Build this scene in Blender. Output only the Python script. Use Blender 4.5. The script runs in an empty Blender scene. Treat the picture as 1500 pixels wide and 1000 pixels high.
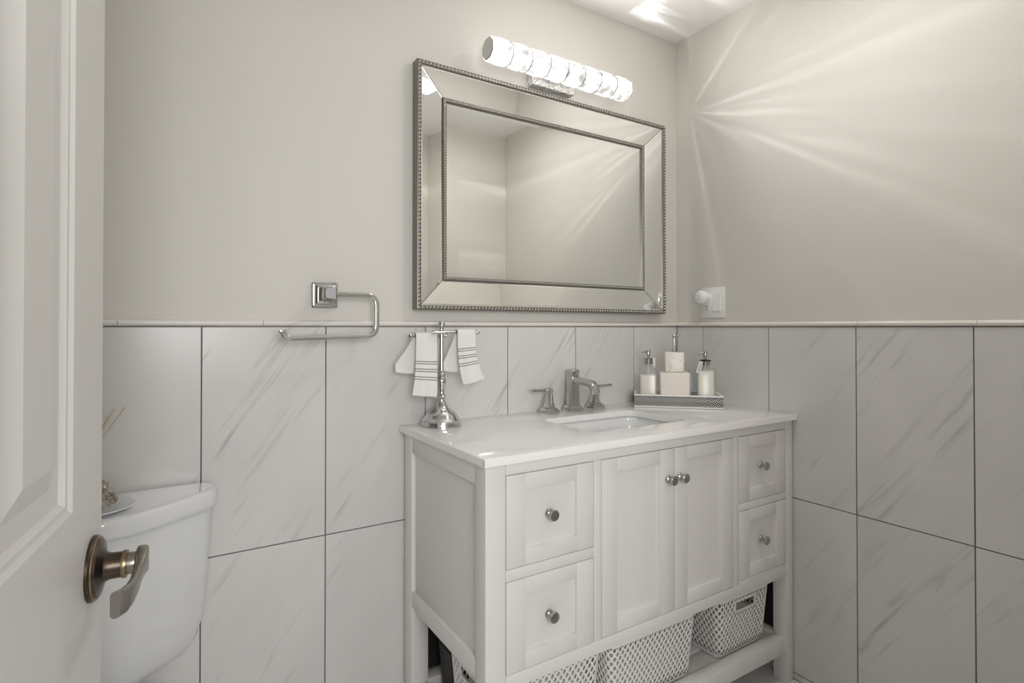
import bpy, bmesh, math, random
from mathutils import Vector, Matrix, noise
random.seed(7)
R = math.radians
SC = bpy.context.scene
COL = SC.collection

# ------------------------------------------------------------------ camera
cd = bpy.data.cameras.new('camera')
cam = bpy.data.objects.new('camera', cd); COL.objects.link(cam)
cd.sensor_width = 36; cd.lens = 812.63 / 1500 * 36
cd.shift_y = -(500 - 471.63) / 1500
cd.clip_start = 0.02
cam.location = (0, 0, 1.2192)
cam.rotation_euler = (R(90) + 0.009, 0, -0.5632)
SC.camera = cam

# ------------------------------------------------------------------ light, exposure
SC.view_settings.view_transform = 'Standard'
SC.view_settings.look = 'None'
SC.view_settings.gamma = 1
SC.view_settings.exposure = 0.17
w = bpy.data.worlds.new('hallway_ambient_fill'); SC.world = w; w.use_nodes = True  # uniform ambient fill, added to light the room through the doorway
w.node_tree.nodes['Background'].inputs[0].default_value = (1.0, 0.997, 0.985, 1)
w.node_tree.nodes['Background'].inputs[1].default_value = 0.55
SC.cycles.max_bounces = 10
SC.cycles.diffuse_bounces = 6
SC.cycles.caustics_reflective = False
SC.cycles.caustics_refractive = False
SC.cycles.sample_clamp_indirect = 6

def area(name, loc, rot, sx, sy, power, color):
    l = bpy.data.lights.new(name, 'AREA'); l.shape = 'RECTANGLE'; l.size = sx; l.size_y = sy
    l.energy = power; l.color = color
    o = bpy.data.objects.new(name, l); COL.objects.link(o); o.location = loc; o.rotation_euler = rot
    return o
def point(name, loc, rad, power, color):
    l = bpy.data.lights.new(name, 'POINT'); l.shadow_soft_size = rad; l.energy = power; l.color = color
    o = bpy.data.objects.new(name, l); COL.objects.link(o); o.location = loc
    return o
WARM = (1.0, 0.972, 0.935)
# added area fill behind the camera, brightens the room through the doorway
area('hall_fill', (0.0, -1.10, 1.55), (R(90), 0, R(-26)), 1.0, 1.0, 24, (1.0, 0.995, 0.98))
# recessed ceiling lamp of the room
DLX, DLY = 1.36, 0.78
area('ceiling_lamp', (DLX, DLY, 2.425), (0, 0, 0), 0.14, 0.14, 3.0, (1.0, 0.98, 0.95)).data.spread = R(172)
# the vanity bar
area('vanity_tube', (1.185, 1.488, 2.116), (R(-112), 0, 0), 0.56, 0.06, 3.1, WARM)

def streak_light(loc, power, axis):
    """the bulb at the bar's end: its light leaves through the crystal flutes in a fan of rays round the bar's axis"""
    o = point('added_streak_light', loc, 0.006, power, (1.0, 0.985, 0.965))
    l = o.data; l.use_nodes = True; nt = l.node_tree
    em = nt.nodes.get('Emission')
    tc = nt.nodes.new('ShaderNodeTexCoord'); sep = nt.nodes.new('ShaderNodeSeparateXYZ')
    nt.links.new(tc.outputs['Normal'], sep.inputs[0])
    def M(op, a, b=None):
        n = nt.nodes.new('ShaderNodeMath'); n.operation = op
        for i, v in enumerate((a, b)):
            if v is None: continue
            if isinstance(v, (int, float)): n.inputs[i].default_value = v
            else: nt.links.new(v, n.inputs[i])
        return n.outputs[0]
    az = M('ARCTAN2', sep.outputs[2], sep.outputs[1])
    cmb = nt.nodes.new('ShaderNodeCombineXYZ'); nt.links.new(az, cmb.inputs[0])
    nt.links.new(M('MULTIPLY', sep.outputs[0], 0.12), cmb.inputs[1])
    nz = nt.nodes.new('ShaderNodeTexNoise'); nz.inputs['Scale'].default_value = 5.2
    nz.inputs['Detail'].default_value = 3.5; nz.inputs['Roughness'].default_value = 0.6
    nt.links.new(cmb.outputs[0], nz.inputs['Vector'])
    rp = nt.nodes.new('ShaderNodeValToRGB')
    e = rp.color_ramp.elements
    e[0].position = 0.47; e[0].color = (0.0, 0.0, 0.0, 1)
    e[1].position = 0.72; e[1].color = (3.0, 3.0, 3.0, 1)
    n = e.new(0.57); n.color = (0.55, 0.55, 0.55, 1)
    nt.links.new(nz.outputs['Fac'], rp.inputs[0])
    # strength raised off the axis, so the drawn streaks run long on the wall
    nx = M('MAXIMUM', sep.outputs[0], 0.26)
    ahead = M('GREATER_THAN', sep.outputs[0], 0.0)
    room = M('MINIMUM', M('MAXIMUM', M('SUBTRACT', 0.35, M('MULTIPLY', sep.outputs[1], 1.6)), 0.0), 1.0)
    gain = M('MULTIPLY', M('MULTIPLY', rp.outputs[0], M('POWER', nx, -1.9)), M('MULTIPLY', ahead, room))
    nt.links.new(M('ADD', gain, 0.0), em.inputs['Strength'])
    return o
streak_light((1.525, 1.562, 2.118), 0.8, 'X')

# ------------------------------------------------------------------ materials
def new_mat(name):
    m = bpy.data.materials.new(name); m.use_nodes = True
    nt = m.node_tree; b = nt.nodes['Principled BSDF']
    return m, nt, b
def P(name, col, rough=0.5, metal=0.0, spec=0.5, bump=None, **kw):
    m, nt, b = new_mat(name)
    b.inputs['Base Color'].default_value = (*col, 1); b.inputs['Roughness'].default_value = rough
    b.inputs['Metallic'].default_value = metal; b.inputs['Specular IOR Level'].default_value = spec
    for k, v in kw.items(): b.inputs[k.replace('_', ' ')].default_value = v
    if bump:
        tc = nt.nodes.new('ShaderNodeTexCoord'); nz = nt.nodes.new('ShaderNodeTexNoise'); bp = nt.nodes.new('ShaderNodeBump')
        nz.inputs['Scale'].default_value = bump[0]; nz.inputs['Detail'].default_value = 4
        bp.inputs['Strength'].default_value = bump[1]; bp.inputs['Distance'].default_value = 0.002
        nt.links.new(tc.outputs['Object'], nz.inputs['Vector']); nt.links.new(nz.outputs['Fac'], bp.inputs['Height'])
        nt.links.new(bp.outputs['Normal'], b.inputs['Normal'])
    return m
def ramp(nt, fac, stops):
    r = nt.nodes.new('ShaderNodeValToRGB'); e = r.color_ramp.elements
    e[0].position, e[0].color = stops[0][0], (*stops[0][1], 1)
    e[1].position, e[1].color = stops[-1][0], (*stops[-1][1], 1)
    for p, c in stops[1:-1]:
        x = e.new(p); x.color = (*c, 1)
    nt.links.new(fac, r.inputs[0]); return r
def marble(name, light, mid, dark, angle=52, rough=0.16, amount=1.0):
    m, nt, b = new_mat(name); L = nt.links
    uv = nt.nodes.new('ShaderNodeUVMap')
    rot = nt.nodes.new('ShaderNodeVectorRotate'); rot.rotation_type = 'Z_AXIS'; rot.inputs['Angle'].default_value = R(-angle)
    L.new(uv.outputs[0], rot.inputs['Vector'])
    def layer(sx, sy, scale, detail, dist):
        mp = nt.nodes.new('ShaderNodeMapping'); mp.inputs['Scale'].default_value = (sx, sy, 1)
        L.new(rot.outputs[0], mp.inputs['Vector'])
        nz = nt.nodes.new('ShaderNodeTexNoise'); nz.inputs['Scale'].default_value = scale
        nz.inputs['Detail'].default_value = detail; nz.inputs['Roughness'].default_value = 0.62
        nz.inputs['Distortion'].default_value = dist
        L.new(mp.outputs[0], nz.inputs['Vector']); return nz.outputs['Fac']
    streak = ramp(nt, layer(3.2, 44, 1.0, 9, 0.35), [(0.50, (0, 0, 0)), (0.72, (1, 1, 1))])
    band = ramp(nt, layer(1.5, 6.5, 1.0, 3, 0.5), [(0.52, (0, 0, 0)), (0.70, (1, 1, 1))])
    cloud = ramp(nt, layer(1.2, 2.2, 1.6, 3, 0.2), [(0.3, (0, 0, 0)), (0.75, (1, 1, 1))])
    mu = nt.nodes.new('ShaderNodeMath'); mu.operation = 'MULTIPLY'
    L.new(streak.outputs[0], mu.inputs[0]); L.new(band.outputs[0], mu.inputs[1])
    m2 = nt.nodes.new('ShaderNodeMath'); m2.operation = 'MULTIPLY'; m2.inputs[1].default_value = amount
    L.new(mu.outputs[0], m2.inputs[0])
    mx = nt.nodes.new('ShaderNodeMixRGB'); mx.inputs[1].default_value = (*light, 1); mx.inputs[2].default_value = (*mid, 1)
    L.new(cloud.outputs[0], mx.inputs[0])
    mx2 = nt.nodes.new('ShaderNodeMixRGB'); mx2.inputs[2].default_value = (*dark, 1)
    L.new(mx.outputs[0], mx2.inputs[1]); L.new(m2.outputs[0], mx2.inputs[0])
    L.new(mx2.outputs[0], b.inputs['Base Color'])
    b.inputs['Roughness'].default_value = rough
    return m

M_WALL = P('greige wall paint', (0.70, 0.677, 0.632), 0.55, bump=(180, 0.05))
M_CEIL = P('white ceiling paint', (0.92, 0.915, 0.91), 0.7, bump=(150, 0.05))
M_TILE = marble('veined marble wall tile', (0.71, 0.70, 0.685), (0.64, 0.632, 0.62), (0.27, 0.27, 0.25), 54, 0.24, 1.0)
M_FLOORT = marble('pale marble floor tile', (0.72, 0.71, 0.69), (0.62, 0.61, 0.6), (0.4, 0.4, 0.4), 30, 0.2, 0.6)
M_GROUT = P('grey grout', (0.17, 0.165, 0.155), 0.9)
M_TRIM = marble('marble pencil trim', (0.87, 0.835, 0.80), (0.78, 0.74, 0.70), (0.42, 0.38, 0.35), 40, 0.18, 0.7)
M_LAC = P('white lacquer', (0.76, 0.745, 0.725), 0.33, bump=(60, 0.015))
M_DOOR = P('white door paint', (0.66, 0.645, 0.615), 0.38, bump=(90, 0.03))
M_QUARTZ = P('white quartz', (0.90, 0.89, 0.88), 0.11)
M_PORC = P('white porcelain', (0.77, 0.78, 0.785), 0.06, Coat_Weight=0.5)
M_CHROME = P('chrome', (0.60, 0.60, 0.59), 0.07, 1.0)
M_KNOB = P('darkened chrome', (0.45, 0.45, 0.44), 0.1, 1.0)
M_NICKEL = P('polished nickel', (0.54, 0.535, 0.515), 0.14, 1.0)
M_MIRROR = P('mirror silvering', (0.95, 0.957, 0.94), 0.0, 1.0)
M_BEAD = P('antique silver beading', (0.56, 0.54, 0.50), 0.34, 1.0)
M_FRAME = P('antique silver frame', (0.27, 0.255, 0.23), 0.40, 1.0)
M_DARK = P('dark groove', (0.03, 0.028, 0.026), 0.6)
M_BRONZE = P('aged bronze', (0.085, 0.065, 0.05), 0.3, 0.9)
M_BRASSR = P('worn bronze edge', (0.30, 0.22, 0.14), 0.3, 1.0)
M_PEWTER = P('worn pewter', (0.33, 0.31, 0.28), 0.24, 1.0)
M_PLAST = P('white plastic', (0.86, 0.855, 0.84), 0.35)
M_BASK = P('white basket plastic', (0.84, 0.83, 0.81), 0.45)
M_BLACK = P('black plastic weave', (0.022, 0.022, 0.022), 0.5, bump=(220, 0.6))
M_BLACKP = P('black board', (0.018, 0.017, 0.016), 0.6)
M_CERAM = P('cream ceramic', (0.87, 0.82, 0.75), 0.4, bump=(40, 0.2))
M_TOILETRY = P('milky soap', (0.88, 0.83, 0.75), 0.4)
M_CLOTH = P('pale linen', (0.84, 0.80, 0.75), 0.9, bump=(90, 0.6))
M_REED = P('rattan reed', (0.62, 0.50, 0.36), 0.7)
M_SLOT = P('socket slot', (0.05, 0.045, 0.04), 0.7)
M_RIBBON = P('black ribbon', (0.02, 0.02, 0.02), 0.6)
M_PAPER = P('white paper tag', (0.82, 0.81, 0.79), 0.8)
M_POTP = P('dried petals', (0.42, 0.33, 0.27), 0.8, bump=(60, 1.0))
def glass(name, col, rough=0.16):
    m, nt, b = new_mat(name)
    for n in list(nt.nodes):
        if n.type == 'BSDF_PRINCIPLED': nt.nodes.remove(n)
    out = [n for n in nt.nodes if n.type == 'OUTPUT_MATERIAL'][0]
    tr = nt.nodes.new('ShaderNodeBsdfTransparent'); tr.inputs[0].default_value = (*col, 1)
    gl = nt.nodes.new('ShaderNodeBsdfGlossy'); gl.inputs['Roughness'].default_value = rough
    gl.inputs[0].default_value = (0.9, 0.92, 0.92, 1)
    lw = nt.nodes.new('ShaderNodeLayerWeight'); lw.inputs[0].default_value = 0.5
    pw = nt.nodes.new('ShaderNodeMath'); pw.operation = 'POWER'; pw.inputs[1].default_value = 4.0
    nt.links.new(lw.outputs['Facing'], pw.inputs[0])
    fr = nt.nodes.new('ShaderNodeMath'); fr.operation = 'MULTIPLY_ADD'; fr.inputs[1].default_value = 0.5; fr.inputs[2].default_value = 0.04
    nt.links.new(pw.outputs[0], fr.inputs[0])
    mx = nt.nodes.new('ShaderNodeMixShader')
    nt.links.new(fr.outputs[0], mx.inputs[0]); nt.links.new(tr.outputs[0], mx.inputs[1]); nt.links.new(gl.outputs[0], mx.inputs[2])
    nt.links.new(mx.outputs[0], out.inputs[0])
    return m
M_GLASS = glass('clear glass', (0.97, 0.98, 0.975))
M_BLUE = glass('pale blue glass', (0.955, 0.985, 0.99))
def crystal_mat():
    m, nt, b = new_mat('lit seeded crystal')
    tc = nt.nodes.new('ShaderNodeTexCoord')
    nz = nt.nodes.new('ShaderNodeTexNoise'); nz.inputs['Scale'].default_value = 30; nz.inputs['Detail'].default_value = 6
    nt.links.new(tc.outputs['Object'], nz.inputs['Vector'])
    r = ramp(nt, nz.outputs['Fac'], [(0.34, (0.50, 0.50, 0.50)), (0.43, (0.85, 0.85, 0.85)), (0.52, (1.3, 1.3, 1.3)), (0.7, (2.2, 2.2, 2.2))])
    b.inputs['Base Color'].default_value = (0.10, 0.10, 0.098, 1); b.inputs['Roughness'].default_value = 0.12
    b.inputs['Emission Color'].default_value = (1.0, 0.975, 0.93, 1)
    nt.links.new(r.outputs[0], b.inputs['Emission Strength'])
    return m
M_CRYS = crystal_mat()
def plate_crystal():
    m, nt, b = new_mat('seeded crystal plate')
    tc = nt.nodes.new('ShaderNodeTexCoord')
    vo = nt.nodes.new('ShaderNodeTexVoronoi'); vo.inputs['Scale'].default_value = 75
    nt.links.new(tc.outputs['Object'], vo.inputs['Vector'])
    r = ramp(nt, vo.outputs['Distance'], [(0.0, (0.50, 0.48, 0.45)), (0.45, (0.92, 0.90, 0.87))])
    bp = nt.nodes.new('ShaderNodeBump'); bp.inputs['Strength'].default_value = 0.9; bp.inputs['Distance'].default_value = 0.006
    nt.links.new(vo.outputs['Distance'], bp.inputs['Height']); nt.links.new(bp.outputs[0], b.inputs['Normal'])
    nt.links.new(r.outputs[0], b.inputs['Base Color']); b.inputs['Roughness'].default_value = 0.12
    b.inputs['Metallic'].default_value = 0.1
    return m
M_PLATE = plate_crystal()
def emit(name, col, s):
    m, nt, b = new_mat(name); b.inputs['Emission Color'].default_value = (*col, 1); b.inputs['Emission Strength'].default_value = s
    return m
M_LENS = emit('lit lamp lens', (1, 0.97, 0.92), 5)
def soap_marble():
    m, nt, b = new_mat('cream marble')
    tc = nt.nodes.new('ShaderNodeTexCoord')
    nz = nt.nodes.new('ShaderNodeTexNoise'); nz.inputs['Scale'].default_value = 22; nz.inputs['Detail'].default_value = 5
    nz.inputs['Distortion'].default_value = 1.2
    nt.links.new(tc.outputs['Object'], nz.inputs['Vector'])
    r = ramp(nt, nz.outputs['Fac'], [(0.35, (0.80, 0.77, 0.71)), (0.5, (0.84, 0.82, 0.78)), (0.56, (0.66, 0.60, 0.52)), (0.62, (0.83, 0.81, 0.77))])
    nt.links.new(r.outputs[0], b.inputs['Base Color']); b.inputs['Roughness'].default_value = 0.25
    return m
M_SMARB = soap_marble()
def towel_mat(name, lines):
    m, nt, b = new_mat(name); L = nt.links
    uv = nt.nodes.new('ShaderNodeUVMap'); sep = nt.nodes.new('ShaderNodeSeparateXYZ'); L.new(uv.outputs[0], sep.inputs[0])
    def M(op, a, bb):
        n = nt.nodes.new('ShaderNodeMath'); n.operation = op
        for i, v in enumerate((a, bb)):
            if isinstance(v, (int, float)): n.inputs[i].default_value = v
            else: L.new(v, n.inputs[i])
        return n.outputs[0]
    acc = None
    for v in lines:
        d = M('LESS_THAN', M('ABSOLUTE', M('SUBTRACT', sep.outputs[1], v), 0.0), 0.0016)
        acc = d if acc is None else M('MAXIMUM', acc, d)
    dash = M('LESS_THAN', M('FRACT', M('MULTIPLY', sep.outputs[0], 260.0), 0.0), 0.72)
    acc = M('MULTIPLY', acc, dash)
    mx = nt.nodes.new('ShaderNodeMixRGB'); mx.inputs[1].default_value = (0.84, 0.825, 0.80, 1); mx.inputs[2].default_value = (0.09, 0.09, 0.10, 1)
    L.new(acc, mx.inputs[0]); L.new(mx.outputs[0], b.inputs['Base Color']); b.inputs['Roughness'].default_value = 0.95
    tc = nt.nodes.new('ShaderNodeTexCoord'); nz = nt.nodes.new('ShaderNodeTexNoise'); nz.inputs['Scale'].default_value = 420
    bp = nt.nodes.new('ShaderNodeBump'); bp.inputs['Strength'].default_value = 0.5; bp.inputs['Distance'].default_value = 0.002
    L.new(tc.outputs['Object'], nz.inputs['Vector']); L.new(nz.outputs['Fac'], bp.inputs['Height']); L.new(bp.outputs[0], b.inputs['Normal'])
    return m
def weave_mat():
    """black and white diagonal basket-weave inlay on the tray's sides, by UV in metres"""
    m, nt, b = new_mat('black and white chevron inlay'); L = nt.links
    uv = nt.nodes.new('ShaderNodeUVMap'); sep = nt.nodes.new('ShaderNodeSeparateXYZ'); L.new(uv.outputs[0], sep.inputs[0])
    def M(op, a, bb=0.0):
        n = nt.nodes.new('ShaderNodeMath'); n.operation = op
        for i, v in enumerate((a, bb)):
            if isinstance(v, (int, float)): n.inputs[i].default_value = v
            else: L.new(v, n.inputs[i])
        return n.outputs[0]
    u, v = sep.outputs[0], sep.outputs[1]
    a = M('ADD', u, v); c = M('SUBTRACT', u, v)
    k = 42.0
    fa = M('FLOOR', M('MULTIPLY', a, k)); fc = M('FLOOR', M('MULTIPLY', c, k))
    par = M('FLOORED_MODULO', M('ADD', fa, fc), 2.0)
    s1 = M('LESS_THAN', M('FRACT', M('MULTIPLY', a, k * 3)), 0.30)
    s2 = M('LESS_THAN', M('FRACT', M('MULTIPLY', c, k * 3)), 0.30)
    t = M('ADD', M('MULTIPLY', s1, par), M('MULTIPLY', s2, M('SUBTRACT', 1.0, par)))
    mx = nt.nodes.new('ShaderNodeMixRGB'); mx.inputs[1].default_value = (0.035, 0.033, 0.03, 1); mx.inputs[2].default_value = (0.74, 0.72, 0.69, 1)
    L.new(t, mx.inputs[0]); L.new(mx.outputs[0], b.inputs['Base Color']); b.inputs['Roughness'].default_value = 0.35
    return m
M_WEAVE = weave_mat()

# ------------------------------------------------------------------ mesh helpers
class MB:
    def __init__(s): s.bm = bmesh.new(); s.uv = s.bm.loops.layers.uv.new('UVMap')
    def box(s, x0, x1, y0, y1, z0, z1, bev=0.0, seg=2, uvfn=None):
        vs = [s.bm.verts.new((x, y, z)) for z in (z0, z1) for y in (y0, y1) for x in (x0, x1)]
        fs = [s.bm.faces.new([vs[i] for i in q]) for q in ((0, 2, 3, 1), (4, 5, 7, 6), (0, 1, 5, 4), (2, 6, 7, 3), (0, 4, 6, 2), (1, 3, 7, 5))]
        if uvfn:
            for f in fs:
                for l in f.loops: l[s.uv].uv = uvfn(l.vert.co)
        if bev:
            es = list({e for f in fs for e in f.edges})
            bmesh.ops.bevel(s.bm, geom=es, offset=bev, segments=seg, profile=0.5, affect='EDGES')
        return s
    def ring_loft(s, rings, cap0=True, cap1=True, closed=False):
        V = [[s.bm.verts.new(p) for p in r] for r in rings]
        n = len(V[0]); m = len(V)
        for i in range(m if closed else m - 1):
            a, b = V[i], V[(i + 1) % m]
            for j in range(n):
                s.bm.faces.new((a[j], a[(j + 1) % n], b[(j + 1) % n], b[j]))
        if not closed:
            if cap0: s.bm.faces.new(list(reversed(V[0])))
            if cap1: s.bm.faces.new(V[-1])
        return s
    def lathe(s, prof, loc=(0, 0, 0), axis='Z', n=28, sq=None):
        """prof: (radius, height) pairs; axis Z, X, Y, -X, -Y"""
        mt = {'Z': Matrix.Identity(3), 'X': Matrix.Rotation(R(90), 3, 'Y'), '-X': Matrix.Rotation(R(-90), 3, 'Y'),
              'Y': Matrix.Rotation(R(-90), 3, 'X'), '-Y': Matrix.Rotation(R(90), 3, 'X'), '-Z': Matrix.Rotation(R(180), 3, 'X')}[axis]
        rings = []
        for r, h in prof:
            r = max(r, 0.00005)
            rings.append([Vector(loc) + mt @ Vector((r * math.cos(2 * math.pi * k / n), r * math.sin(2 * math.pi * k / n), h)) for k in range(n)])
        return s.ring_loft(rings)
    def tube(s, pts, rad, n=12, closed=False, sec=None):
        """sec: optional list of (a, b) section points in units of rad"""
        pts = [Vector(p) for p in pts]; m = len(pts); rings = []
        sec = sec or [(math.cos(2 * math.pi * k / n), math.sin(2 * math.pi * k / n)) for k in range(n)]
        up = None
        for i, p in enumerate(pts):
            if closed: t = pts[(i + 1) % m] - pts[i - 1]
            else: t = pts[min(i + 1, m - 1)] - pts[max(i - 1, 0)]
            t.normalize()
            if up is None:
                up = Vector((0, 0, 1)) if abs(t.z) < 0.9 else Vector((0, 1, 0))
            up = (up - t * up.dot(t)).normalized(); sd = t.cross(up)
            r = rad[i] if isinstance(rad, (list, tuple)) else rad
            rings.append([p + (sd * a + up * b) * r for a, b in sec])
        return s.ring_loft(rings, closed=closed)
    def prism(s, pts, z0, z1, bev=0.0):
        """pts: (x, y) outline, extruded z0..z1"""
        a = [s.bm.verts.new((x, y, z0)) for x, y in pts]; b = [s.bm.verts.new((x, y, z1)) for x, y in pts]
        n = len(pts); fs = [s.bm.faces.new(list(reversed(a))), s.bm.faces.new(b)]
        for j in range(n): fs.append(s.bm.faces.new((a[j], a[(j + 1) % n], b[(j + 1) % n], b[j])))
        if bev:
            es = [e for e in fs[0].edges] + [e for e in fs[1].edges]
            bmesh.ops.bevel(s.bm, geom=es, offset=bev, segments=2, profile=0.5, affect='EDGES')
        return s
    def sq_loft(s, secs, cx, cy, rc=0.25):
        """square sections (half_x, half_y, z) with rounded corners"""
        rings = []
        for hx, hy, z in secs:
            rings.append([(cx + x, cy + y, z) for x, y in rrect(hx, hy, rc * min(hx, hy), 3)])
        return s.ring_loft(rings)
def rrect(hx, hy, r, seg=5):
    out = []
    for k, (sx, sy) in enumerate(((1, 1), (-1, 1), (-1, -1), (1, -1))):
        for i in range(seg + 1):
            a = math.pi / 2 * (k + i / seg)
            out.append((sx * (hx - r) + r * math.cos(a), sy * (hy - r) + r * math.sin(a)))
    return out
def fillet(pts, r, seg=6):
    """polyline with rounded corners"""
    pts = [Vector(p) for p in pts]; out = [pts[0]]
    for i in range(1, len(pts) - 1):
        a = (pts[i - 1] - pts[i]).normalized(); b = (pts[i + 1] - pts[i]).normalized()
        p0 = pts[i] + a * r; p1 = pts[i] + b * r
        for k in range(seg + 1):
            t = k / seg
            out.append((1 - t) ** 2 * p0 + 2 * t * (1 - t) * pts[i] + t * t * p1)
    out.append(pts[-1]); return out
def obj(name, mb, mat, parent=None, local=False, smooth=True, ang=38, mods=None):
    bmesh.ops.recalc_face_normals(mb.bm, faces=mb.bm.faces[:])
    me = bpy.data.meshes.new(name); mb.bm.to_mesh(me); mb.bm.free()
    me.materials.append(mat)
    if smooth:
        for p in me.polygons: p.use_smooth = True
        me.set_sharp_from_angle(angle=R(ang))
    o = bpy.data.objects.new(name, me); COL.objects.link(o)
    if parent is not None:
        o.parent = parent
        if parent.type == 'EMPTY' and not local:
            o.matrix_parent_inverse = (Matrix.Translation(parent.location) @ parent.rotation_euler.to_matrix().to_4x4()).inverted()
    if mods: mods(o)
    return o
def tag(o, label, cat, group=None):
    o['label'] = label; o['category'] = cat
    if group: o['group'] = group
    return o
def thing(name, label, cat, loc=(0, 0, 0), rz=0, group=None):
    o = bpy.data.objects.new(name, None); COL.objects.link(o); o.empty_display_size = 0.05
    o.location = loc; o.rotation_euler = (0, 0, rz)
    return tag(o, label, cat, group)
def struct(o): o['kind'] = 'structure'; return o
def copy_tree(o, parent=None):
    c = o.copy(); COL.objects.link(c)
    if parent is not None: c.parent = parent
    for ch in o.children: copy_tree(ch, c)
    return c

# ------------------------------------------------------------------ the room
XL, XR = -0.75, 1.867          # painted faces of left and right walls
YF, YB = 0.19, 1.634           # front wall (with the doorway) and back wall
ZC = 2.4384
TB, TR = 1.627, 1.860          # faces of the wall tiles
ZT, ZJ = 1.2205, 0.6262        # top of the tiles, horizontal joint
struct(obj('floor', MB().box(XL - 0.1, XR + 0.1, -1.6, YB + 0.1, -0.06, -0.006), M_GROUT))
mb = MB()
for i in range(-3, 8):
    for j in range(-5, 5):
        x0, y0 = i * 0.302 + 0.10 - 0.001, j * 0.604 + 0.13
        x1, y1 = x0 + 0.300, y0 + 0.602
        x0, x1 = max(x0, XL + 0.002), min(x1, TR - 0.001); y0, y1 = max(y0, -1.6), min(y1, TB - 0.001)
        if x1 - x0 < 0.02 or y1 - y0 < 0.02: continue
        ox, oy = random.random() * 9, random.random() * 9
        mb.box(x0, x1, y0, y1, -0.008, 0, 0.0008, 1, uvfn=lambda c: (c.x + ox, c.y + oy))
fl = obj('floor_tiles', mb, M_FLOORT, bpy.data.objects['floor'])
struct(obj('ceiling', MB().box(XL - 0.1, XR + 0.1, YF - 0.12, YB + 0.1, ZC, ZC + 0.08), M_CEIL))
wb = struct(obj('wall_back', MB().box(XL - 0.1, XR + 0.1, YB, YB + 0.1, -0.06, ZC + 0.08), M_WALL))
wr = struct(obj('wall_right', MB().box(XR, XR + 0.1, YF - 0.12, YB, -0.06, ZC + 0.08), M_WALL))
struct(obj('wall_left', MB().box(XL - 0.1, XL, YF - 0.12, YB, -0.06, ZC + 0.08), M_WALL))
DX0, DX1, DZ = -0.185, 0.86, 2.06      # doorway
mb = MB().box(XL, DX0, YF - 0.12, YF, -0.06, ZC).box(DX1, XR, YF - 0.12, YF, -0.06, ZC).box(DX0, DX1, YF - 0.12, YF, DZ, ZC)
struct(obj('wall_front', mb, M_WALL))

def tiles(parent, cuts, axis, face, thick):
    """wall tiles: cuts = vertical joints along the wall; every tile is a slab of its own in the pattern"""
    mb = MB(); g = 0.0016
    for a, b in zip(cuts[:-1], cuts[1:]):
        for z0, z1 in ((-0.0, ZJ - 0.604), (ZJ - 0.604, ZJ), (ZJ, ZT)):
            if z1 - z0 < 0.015: continue
            ox, oy = random.random() * 9, random.random() * 9
            if axis == 'x':
                mb.box(a + g, b - g, face, face + thick, z0 + g, z1 - g, 0.0006, 1, uvfn=lambda c: (c.x + ox, c.z + oy))
            else:
                mb.box(face, face + thick, a + g, b - g, z0 + g, z1 - g, 0.0006, 1, uvfn=lambda c: (-c.y + ox, c.z + oy))
    return obj('tile', mb, M_TILE, parent)
def grout(parent, axis):
    mb = MB()
    if axis == 'x': mb.box(XL, XR, TB + 0.003, YB - 0.0005, 0, ZT)
    else: mb.box(TR + 0.003, XR - 0.0005, YF, TB, 0, ZT)
    return obj('grout', mb, M_GROUT, parent)
tiles(wb, [XL, -0.517, -0.215, 0.0867, 0.3976, 0.7045, 1.0105, 1.309, 1.608, TR], 'x', TB, 0.005)
grout(wb, 'x')
tiles(wr, [YF, 0.3015, 0.6035, 0.9052, 1.2047, 1.4929, TB], 'y', TR, 0.005)
grout(wr, 'y')
# pencil trim on top of the tiles
def trim(name, cuts, axis):
    mb = MB(); sec = []
    for k in range(9):
        a = math.pi * k / 8
        sec.append((0.0135 * math.sin(a), 0.0085 * math.cos(a)))
    for a, b in zip(cuts[:-1], cuts[1:]):
        ox = random.random() * 9
        rings = []
        for t in (a + 0.0006, b - 0.0006):
            ring = []
            for d, h in sec:
                z = ZT + 0.0095 + h
                ring.append((t, YB - d - 0.001, z) if axis == 'x' else (XR - d - 0.001, t, z))
            rings.append(ring)
        n0 = len(mb.bm.faces); mb.ring_loft(rings); mb.bm.faces.ensure_lookup_table()
        for f in mb.bm.faces[n0:]:
            for l in f.loops:
                c = l.vert.co; l[mb.uv].uv = ((c.x if axis == 'x' else c.y) + ox, c.z * 3 + ox)
    return struct(obj(name, mb, M_TRIM, ang=60))
trim('trim_1', [XL, -0.3993, -0.0893, 0.2317, 0.546, 0.858, 1.168, 1.475, XR], 'x')
trim('trim_2', [YF, 0.30, 0.5943, 0.8972, 1.2, 1.505, YB], 'y')

# ------------------------------------------------------------------ the door, open into the room
DA = R(7.6)
door = bpy.data.objects.new('door_1', None); COL.objects.link(door); struct(door)
door.location = (-0.0696, 0.8388, 0); door.rotation_euler = (0, 0, -DA)   # local y runs along the door to its free edge, local x is its face normal
S0, S1, DH = -0.66, 0.043, 2.03
def panel_face(mb, y0, y1, z0, z1, x, sgn):
    prof = [(0.0, 0.0), (0.005, 0.0035), (0.010, 0.0040), (0.015, 0.0090), (0.032, 0.0110), (0.036, 0.0110), (0.062, 0.0015)]
    rings = [[(x - sgn * d, y0 + i, z0 + i), (x - sgn * d, y1 - i, z0 + i), (x - sgn * d, y1 - i, z1 - i), (x - sgn * d, y0 + i, z1 - i)] for i, d in prof]
    mb.ring_loft(rings, cap0=False, cap1=True)
mb = MB()
ys = [(-0.580, -0.382), (-0.279, -0.080)]
zs = [(0.25, 0.765), (1.0186, 1.70), (1.80, 1.93)]
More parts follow.
